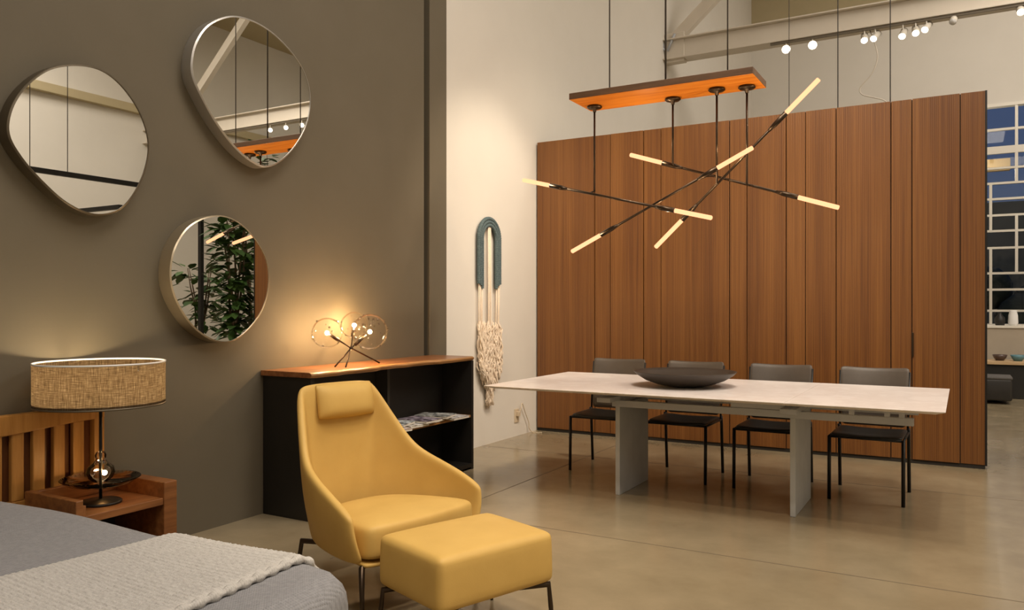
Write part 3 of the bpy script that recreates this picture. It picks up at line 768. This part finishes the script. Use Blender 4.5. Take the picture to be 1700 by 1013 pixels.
# ------------------------------------------------------------------ ottoman
om = thing('ottoman', 'mustard yellow leather ottoman on slim bronze legs in front of the armchair', 'ottoman', (-1.80, 2.77, 0), R(-20))
bm = rounded_box(-.225, .225, -.295, .295, .195, .41, .035, 4)
bmesh.ops.subdivide_edges(bm, edges=[e for e in bm.edges if e.calc_length() > .25], cuts=5, use_grid_fill=True)
for v in bm.verts:
    if v.co.z > .38:
        v.co.z += .018 * max(0, 1 - (v.co.x / .225) ** 2) * max(0, 1 - (v.co.y / .295) ** 2)
    elif v.co.z < .36:
        k = max(0, 1 - ((v.co.z - .30) / .12) ** 2)
        v.co.x *= 1 + .02 * k; v.co.y *= 1 + .015 * k
obj('upholstered_seat', bm, M['mustard'], om, sub=1)
for sx_ in (-1, 1):
    for sy_ in (-1, 1):
        blade_leg(om, (sx_ * .14, sy_ * .12, .188), (sx_ * .195, sy_ * .285, .182), (sx_ * .205, sy_ * .30, 0))

# ------------------------------------------------------------------ bed, throw
bd = thing('bed', 'bed under a grey quilted cover with slatted oak headboard, cropped by the frame', 'bed', (-3.9, .95, 0))
BX, BY = 2.36, .925     # length, half width
def bed_top(x, y):      # local x 0..BX, y -BY..BY : height of the cover
    z = .545 + .012 * sin(x * 2.3) * cos(y * 2.1) + .01 * cos(x * 4.1 + y * 3)
    z += .004 * max(0, 1 - x / 1.2) + .012 * max(0, x / BX - .5)
    return z
bm = bmesh.new(); NX, NY = 60, 44; grid = []
def prof(t, r, lo):     # edge roll-off: returns (inset amount, drop) for a distance t past the flat
    return t
def edge(u, half, r):   # map u in [-1,1] to coordinate and drop with rounded shoulder
    s = abs(u) * (half + .43); flat = half - r
    if s < flat: return math.copysign(s, u), 0
    a = (s - flat) / r
    if a < pi / 2: return math.copysign(flat + r * sin(a), u), r * (1 - cos(a))
    return math.copysign(half + .008 * sin(s * 30), u), r + (s - flat - r * pi / 2)
for i in range(NX + 1):
    row = []
    u = i / NX
    s = u * (BX + .43); flat = BX - .09
    if s < flat: x, dx = s, 0
    else:
        a = (s - flat) / .09
        if a < pi / 2: x, dx = flat + .09 * sin(a), .09 * (1 - cos(a))
        else: x, dx = BX, .09 + (s - flat - .09 * pi / 2)
    for j in range(NY + 1):
        y, dy = edge(j / NY * 2 - 1, BY, .09)
        d = max(dx, dy) if (dx > .09 or dy > .09) else math.hypot(dx, dy) if False else max(dx, dy) + .35 * min(dx, dy)
        # pull the foot corners round
        k = max(0, (x - (BX - .22)) / .22) * max(0, (abs(y) - (BY - .22)) / .22)
        row.append(bm.verts.new((x - .06 * k, y - math.copysign(.06 * k, y), max(.06, bed_top(min(x, BX), y) - d))))
    grid.append(row)
for A, B in zip(grid, grid[1:]):
    for j in range(NY): bm.faces.new((A[j], A[j + 1], B[j + 1], B[j]))
obj('quilted_cover', bm, M['cover'], bd)
obj('bed_base', bx(.02, BX - .1, -BY + .08, BY - .08, 0, .3), M['felt'], bd, smooth=False)
hbm = bmesh.new(); HY0, HY1 = -1.55, 1.60
hb = obj('headboard', bx(-.07, -.03, HY0, HY0 + .05, 0, .83), M['head_wood'], bd, smooth=False, bevel=.005)
obj('post', bx(-.07, -.025, HY1 - .055, HY1, 0, .822), M['head_wood'], hb, smooth=False, bevel=.005)
bm = bmesh.new(); rows = []
for i in range(61):
    y = HY0 + (HY1 - HY0) * i / 60; k = min(1, abs(HY1 - y) / .3, abs(y - HY0) / .3)
    zt_ = .825 + .012 * sin(pi * k / 2); zb_ = .752 + .016 * cos((y - HY1) * 5)
    rows.append([bm.verts.new(p) for p in ((-.072, y, zb_), (-.022, y, zb_), (-.022, y, zt_), (-.072, y, zt_))])
for A, B in zip(rows, rows[1:]):
    for k in range(4): bm.faces.new((A[k], B[k], B[(k + 1) % 4], A[(k + 1) % 4]))
bm.faces.new(rows[0]); bm.faces.new(rows[-1][::-1])
obj('top_rail', bm, M['head_wood'], hb, smooth=False, bevel=.006)
obj('bottom_rail', bx(-.07, -.03, HY0, HY1, .36, .42), M['head_wood'], hb, smooth=False, bevel=.005)
sl = bx(-.062, -.032, -.029, .029, .42, .765)
first = obj('slat', sl, M['head_wood'], hb, smooth=False, bevel=.005)
ys = []; y = HY1 - .135
while y > HY0 + .08: ys.append(y); y -= .1
for i, y in enumerate(ys):
    s_ = first if i == 0 else first.copy()
    if i: C.objects.link(s_); s_.parent = hb
    s_.location = (0, y, 0)
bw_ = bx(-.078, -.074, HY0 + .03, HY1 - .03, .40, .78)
obj('back_board', bw_, wood('headboard_shadow_board', (.10, .03, .008), (.15, .05, .014), (.19, .07, .02), 'z', 8, 3), hb, smooth=False)  # dark sheet behind the slats, its colour gives the shade in the gaps

# knitted throw across the foot of the bed
tx0, tx1 = 1.47, 2.09
bm = bmesh.new(); NX, NY = 70, 420; grid = []
smax = 2 * BY + .34
for j in range(NY + 1):
    s = -BY - .16 + smax * j / NY * 1.0
    row = []
    for i in range(NX + 1):
        u = i / NX; x = tx0 + (tx1 - tx0) * u + .012 * sin(s * 3.1) + .02 * (s - .5)
        fl = BY - .09; sg = 1 if s > 0 else -1; a_ = abs(s)
        if a_ < fl: y, dr = s, 0; n = Vector((0, 0, 1))
        else:
            a = (a_ - fl) / .10
            if a < pi / 2: y, dr = sg * (fl + .10 * sin(a)), .10 * (1 - cos(a)); n = Vector((0, sg * sin(a), cos(a)))
            else: y, dr = sg * (fl + .105), .10 + (a_ - fl - .157); n = Vector((0, sg, 0))
        kx = max(0, (x - (BX - .30)) / .30)
        rib = .0038 * sin(s / .019 * 2 * pi + .8 * sin(x * 150)) + .0015 * sin(x * 300)
        edge_t = min(u, 1 - u); th = .016 if edge_t > .03 else .016 * math.sqrt(max(0, edge_t / .03))
        base = Vector((x, y, bed_top(x, max(-BY, min(BY, y))) - dr + .004))
        row.append(bm.verts.new(base + n * (th + rib * min(1, edge_t / .08) + .004)))
    grid.append(row)
for A, B in zip(grid, grid[1:]):
    for i in range(NX): bm.faces.new((A[i], A[i + 1], B[i + 1], B[i]))
edges_ = [[tuple(r[k].co) for r in grid] for k in (0, -1)]
th_ = thing('throw_blanket', 'pale grey chunky ribbed knit throw laid across the foot of the bed', 'blanket', tuple(bd.location))
obj('knit', bm, M['throw'], th_)
bm = bmesh.new()
for e_ in edges_[1:]:
    pts = [Vector(p) + Vector((0, 0, .004)) for p in e_[::2]]
    tube(bm, pts, [.013 + .004 * sin(i * 1.26) for i in range(len(pts))], 8)
obj('braided_edge', bm, M['throw'], th_)

# ------------------------------------------------------------------ nightstand
NX0, NX1, NY0, NY1 = -3.905, -3.49, 2.13, 2.66
ns = thing('nightstand', 'low walnut nightstand with raised tray rim between the bed and the taupe wall', 'nightstand', (NX0, NY0, 0))
d, w = NX1 - NX0, NY1 - NY0
obj('side_panel', bx(0, d, w - .075, w, 0, .468), M['night_wood'], ns, smooth=False, bevel=.004)
obj('side_panel', bx(0, d, 0, .035, 0, .468), M['night_wood'], ns, smooth=False, bevel=.004)
obj('tray_shelf', bx(.0, d - .006, .035, w - .075, .355, .39), M['night_wood'], ns, smooth=False, bevel=.003)
obj('back_rail', bx(0, .03, .035, w - .075, .39, .462), M['night_wood'], ns, smooth=False, bevel=.003)
obj('back_panel', bx(.0, .015, .035, w - .075, .02, .355), M['black_box'], ns, smooth=False)
obj('lower_shelf', bx(.015, d - .01, .035, w - .075, .08, .1), M['night_wood'], ns, smooth=False)
obj('tray_rim', bx(.03, d - .004, .035, .05, .39, .44), M['night_wood'], ns, smooth=False, bevel=.002)

# ------------------------------------------------------------------ bedside lamp
LX, LY, LZ = -3.672, 2.365, .39
bl = thing('bedside_lamp', 'bedside lamp with wide linen drum shade and glass body on the walnut nightstand', 'lamp', (LX, LY, LZ))
obj('base', lt([(0, 0), (.095, 0), (.097, .008), (.09, .014), (.02, .018), (.012, .022), (0, .022)], 40), M['black_metal'], bl)
obj('stem', tb([(0, 0, .02), (0, 0, .53)], .0075, 10), M['black_metal'], bl)
obj('glass_dish', lt([(.012, .095), (.05, .085), (.10, .087), (.15, .102), (.178, .122), (.181, .124), (.178, .127), (.148, .108), (.10, .093), (.05, .092), (.012, .10)], 48), M['dish_glass'], bl)
obj('glass_globe', lt([(.012, .100), (.03, .105), (.055, .125), (.066, .152), (.058, .178), (.034, .198), (.022, .215), (.026, .235), (.02, .25), (.010, .254)], 36), M['bed_glass'], bl)
obj('collar', lt([(0, .46), (.036, .46), (.04, .466), (.036, .472), (0, .474)], 28), M['chrome'], bl)
gb = obj('small_bulb', sphere(bmesh.new(), (0.0, 0.02, .145), .012, 12, 8), emit('amber_bulb', (1, .66, .3), 150), bl)
SR, SZ0, SZ1 = .292, .485, .690
obj('lamp_shade', lt([(SR, SZ0), (SR, SZ0 + .004), (SR * .998, (SZ0 + SZ1) / 2), (SR, SZ1)], 72), M['shade'], bl)
for z in (SZ0, SZ1):
    obj('shade_trim', lt([(SR + .002, z - .004), (SR + .002, z + .004), (SR - .003, z + .004), (SR - .003, z - .004)], 72, closed=True), M['umber_frame'] if z == SZ0 else M['ceramic'], bl)  # upper ring is white in place of the shade's lit inner lip
obj('shade_spider', tube(tube(tb([(-SR, 0, SZ1 - .03), (SR, 0, SZ1 - .03)], .003, 6), [(0, -SR, SZ1 - .03), (0, SR, SZ1 - .03)], .003, 6), [(0, 0, .53), (0, 0, SZ1 - .03)], .004, 6), M['chrome'], bl)
obj('diffuser', lt([(0, SZ0 + .012), (SR - .004, SZ0 + .012), (SR - .004, SZ0 + .016), (0, SZ0 + .016)], 64), mat('opal_diffuser', (.6, .5, .36), .6), bl)
obj('bulb', sphere(bmesh.new(), (0, .0, .585), .035, 16, 10), emit('shade_bulb', (1, .78, .48), 230), bl)

# ------------------------------------------------------------------ globe lamp on the console
gx, gy, gz = -3.74, on(583, 578, 0, -3.74).y, on(583, 578, 0, -3.74).z
ct = CH + .034
gl = thing('globe_lamp', 'table lamp of clear glass globes on crossed bronze rods atop the console', 'lamp', (gx, gy, ct))
def loc(px, py, x): return on(px, py, 0, x) - Vector((gx, gy, ct))
hub = Vector((0, 0, gz - ct))
globes = [(loc(543, 553, -3.74), .105), (loc(588, 540, -3.84), .098), (loc(614, 551, -3.66), .128)]
feet = [loc(630, 606, -3.70), loc(574, 606, -3.64), loc(556, 607, -3.72)]
for (g, r), f in zip(globes, feet):
    f.z = .005
    dirv = (g - hub).normalized(); e = g - dirv * (r + .002)
    obj('rod', tb([f, hub, e], .0055, 8), M['bronze'], gl)
    obj('socket', tb([e - dirv * .012, e + dirv * .03, e + dirv * (r * .75)], [.013, .012, .007], 10), M['bronze'], gl)
    obj('glass_globe', sphere(bmesh.new(), g, r, 28, 18), M['glass'], gl)
    obj('bulb', sphere(bmesh.new(), g, .014, 12, 8), M['bulb'], gl)
bm = bmesh.new(); rb = random.Random(5)
for (g, r), nb in zip(globes, (10, 16, 44)):
    for k in range(nb):
        d_ = Vector((rb.uniform(-1, 1), rb.uniform(-1, 1), rb.uniform(-1, 1))).normalized()
        sphere(bm, g + d_ * r, rb.uniform(.003, .007), 8, 6)
o = obj('glass_bubbles', bm, M['bubble'], gl); o['kind'] = 'stuff'
obj('hub', sphere(bmesh.new(), hub, .014, 14, 10), M['bronze'], gl)

# ------------------------------------------------------------------ far end furniture beside the window
o = thing('low_cabinet', 'beige cabinet under the grid window past the panel wall', 'cabinet', (1.2, 14.6, 0))
obj('carcass', bx(-1.4, 1.6, 0, .45, .05, 1.02), M['beige'], o, smooth=False, bevel=.004)
obj('counter_top', bx(-1.42, 1.62, -.02, .46, 1.02, 1.06), M['white_paint'], o, smooth=False, bevel=.004)
obj('plinth', bx(-1.36, 1.56, .04, .4, 0, .05), M['felt'], o, smooth=False)
o = thing('low_bench', 'dark low bench with a pale oak top in front of the beige cabinet', 'bench', (1.2, 13.7, 0))
obj('bench_top', bx(-1.2, 1.5, 0, .5, .50, .55), M['oak_light'], o, smooth=False, bevel=.004)
obj('bench_body', bx(-1.15, 1.45, .04, .46, 0, .50), M['black_box'], o, smooth=False, bevel=.004)
p = on(1682, 541, 1, 14.75)
o = thing('white_vase', 'small white vase on the beige cabinet under the grid window', 'vase', (p.x, 14.75, 1.06))
obj('vase_body', lt([(0, 0), (.05, 0), (.07, .04), (.065, .16), (.05, .22), (.055, .24), (.045, .24), (.04, .22), (0, .2)], 24), M['ceramic'], o)
p = on(1660, 541, 1, 14.75)
o = thing('black_bottle', 'squat black bottle beside the white vase', 'bottle', (p.x, 14.75, 1.06))
obj('bottle_body', lt([(0, 0), (.06, 0), (.075, .05), (.07, .12), (.03, .17), (.025, .2), (0, .2)], 20), M['black_box'], o)
for px, cc, nm in ((1660, (.08, .05, .04), 'dark brown'), (1690, (.10, .22, .26), 'teal')):
    p = on(px, 598, 1, 13.9)
    o = thing('ceramic_bowl', f'small {nm} bowl on the pale oak bench top', 'bowl', (p.x, 13.9, .55))
    obj('bowl_body', lt([(0, 0), (.05, 0), (.08, .04), (.10, .09), (.092, .09), (.07, .05), (0, .02)], 24), mat('bowl_glaze', cc, .35), o)
p = on(1650, 672, 2, 0)
o = thing('pouf', 'black square pouf with a grey top on the floor past the panel wall', 'pouf', (p.x, p.y + .3, 0))
bm = rounded_box(-.26, .22, -.25, .25, .05, .355, .03, 3); obj('pouf_body', bm, M['seat_dark'], o)
bm = rounded_box(-.265, .225, -.255, .255, .34, .385, .02, 3); obj('pouf_cushion', bm, fabric('grey_pouf_fabric', (.10, .095, .09), (.13, .12, .115)), o)
obj('swivel_base', lt([(0, 0), (.16, 0), (.16, .015), (.03, .03), (.03, .055), (0, .055)], 24), M['bronze'], o)

# ------------------------------------------------------------------ what the mirrors show: plants, post, pendant, oval panel
def plant(x, y, h, label, spread, nleaf, size, zlo, seed):
    rnd = random.Random(seed)
    t = thing('potted_plant', label, 'plant', (x, y, 0))
    obj('pot', lt([(0, 0), (.17, 0), (.22, .42), (.225, .43), (.205, .43), (.2, .38), (0, .38)], 28), M['pot'], t)
    obj('soil', lt([(0, .385), (.2, .385), (.19, .39), (0, .395)], 20), M['soil'], t)
    bm = bmesh.new(); tips = []
    for k in range(5):
        a = rnd.uniform(0, 2 * pi); pts = [(0, 0, .38)]
        for j in range(1, 6):
            s = j / 5; pts.append((spread * .55 * s ** 1.5 * cos(a) + rnd.uniform(-.03, .03), spread * .55 * s ** 1.5 * sin(a) + rnd.uniform(-.03, .03), .38 + (h - .5) * s))
        tube(bm, pts, [.022, .02, .017, .014, .011, .006], 7); tips.append(pts)
    obj('stem', bm, M['bark'], t)
    bm = bmesh.new()
    for k in range(nleaf):
        st = rnd.choice(tips); s = rnd.uniform(zlo, 1); i = min(4, int(s * 5)); b = Vector(st[i]).lerp(Vector(st[i + 1]), s * 5 - i)
        a = rnd.uniform(0, 2 * pi); el = rnd.uniform(-.6, .7); d = Vector((cos(a) * cos(el), sin(a) * cos(el), sin(el)))
        p0 = b + d * rnd.uniform(.02, spread * .55); L_ = size * rnd.uniform(.7, 1.3); u, v = frame_of(d); wd = L_ * .27
        q = [p0, p0 + d * L_ * .3 + u * wd, p0 + d * L_ * .7 + u * wd * .8 - Vector((0, 0, L_ * .08)), p0 + d * L_ - Vector((0, 0, L_ * .2)), p0 + d * L_ * .7 - u * wd * .8 - Vector((0, 0, L_ * .08)), p0 + d * L_ * .3 - u * wd]
        m1, m2 = p0 + d * L_ * .3 - Vector((0, 0, L_ * .05)), p0 + d * L_ * .7 - Vector((0, 0, L_ * .13))
        V = [bm.verts.new(z) for z in q + [m1, m2]]
        for f in ((0, 1, 6), (0, 6, 5), (1, 2, 7, 6), (6, 7, 4, 5), (2, 3, 7), (7, 3, 4)): bm.faces.new([V[i] for i in f])
    o = obj('foliage', bm, M['leaf'], t); o['kind'] = 'stuff'
plant(1.08, 8.2, 3.0, 'tall dense leafy plant seen in the lowest mirror beside the panel wall', .40, 520, .20, .2, 1)
plant(1.5, 9.0, 3.9, 'tall airy plant seen in the lowest mirror behind the dense one', .7, 300, .16, .55, 2)
plant(2.75, 9.1, 2.1, 'low round leafed plant seen at the edge of the lowest mirror', .38, 130, .22, .4, 3)
struct('column', bx(2.17, 2.23, 8.57, 8.63, 0, 3.2), M['black_metal'], smooth=False)
t = thing('linear_pendant', 'long black linear pendant seen reflected in the umber framed mirror', 'pendant', (3.0, 6.8, 3.19))
obj('pendant_bar', bx(-.03, .03, -.85, .95, -.035, .035), M['black_metal'], t, smooth=False, bevel=.004)
obj('lower_bar', bx(-.8, .8, -.1, -.04, -.50, -.44), M['black_metal'], t, smooth=False, bevel=.004)
for y in (-.84, -.33): obj('suspension_cable', tb([(0, y, .03), (0, y, ZC - 3.19)], .006, 6), M['cable'], t)
t = thing('oval_wall_panel', 'dark navy oval panel on the white wall, seen in the lowest mirror', 'wall decor', (XR - .03, 13.2, 2.25))
bm = bmesh.new(); A = [bm.verts.new((0, .34 * cos(2 * pi * k / 40), .62 * sin(2 * pi * k / 40))) for k in range(40)]; B = [bm.verts.new((.029, v.co.y, v.co.z)) for v in A]
bm.faces.new(A); bm.faces.new(B[::-1])
for k in range(40): bm.faces.new((A[k], B[k], B[(k + 1) % 40], A[(k + 1) % 40]))
obj('oval_face', bm, M['oval'], t, smooth=False)
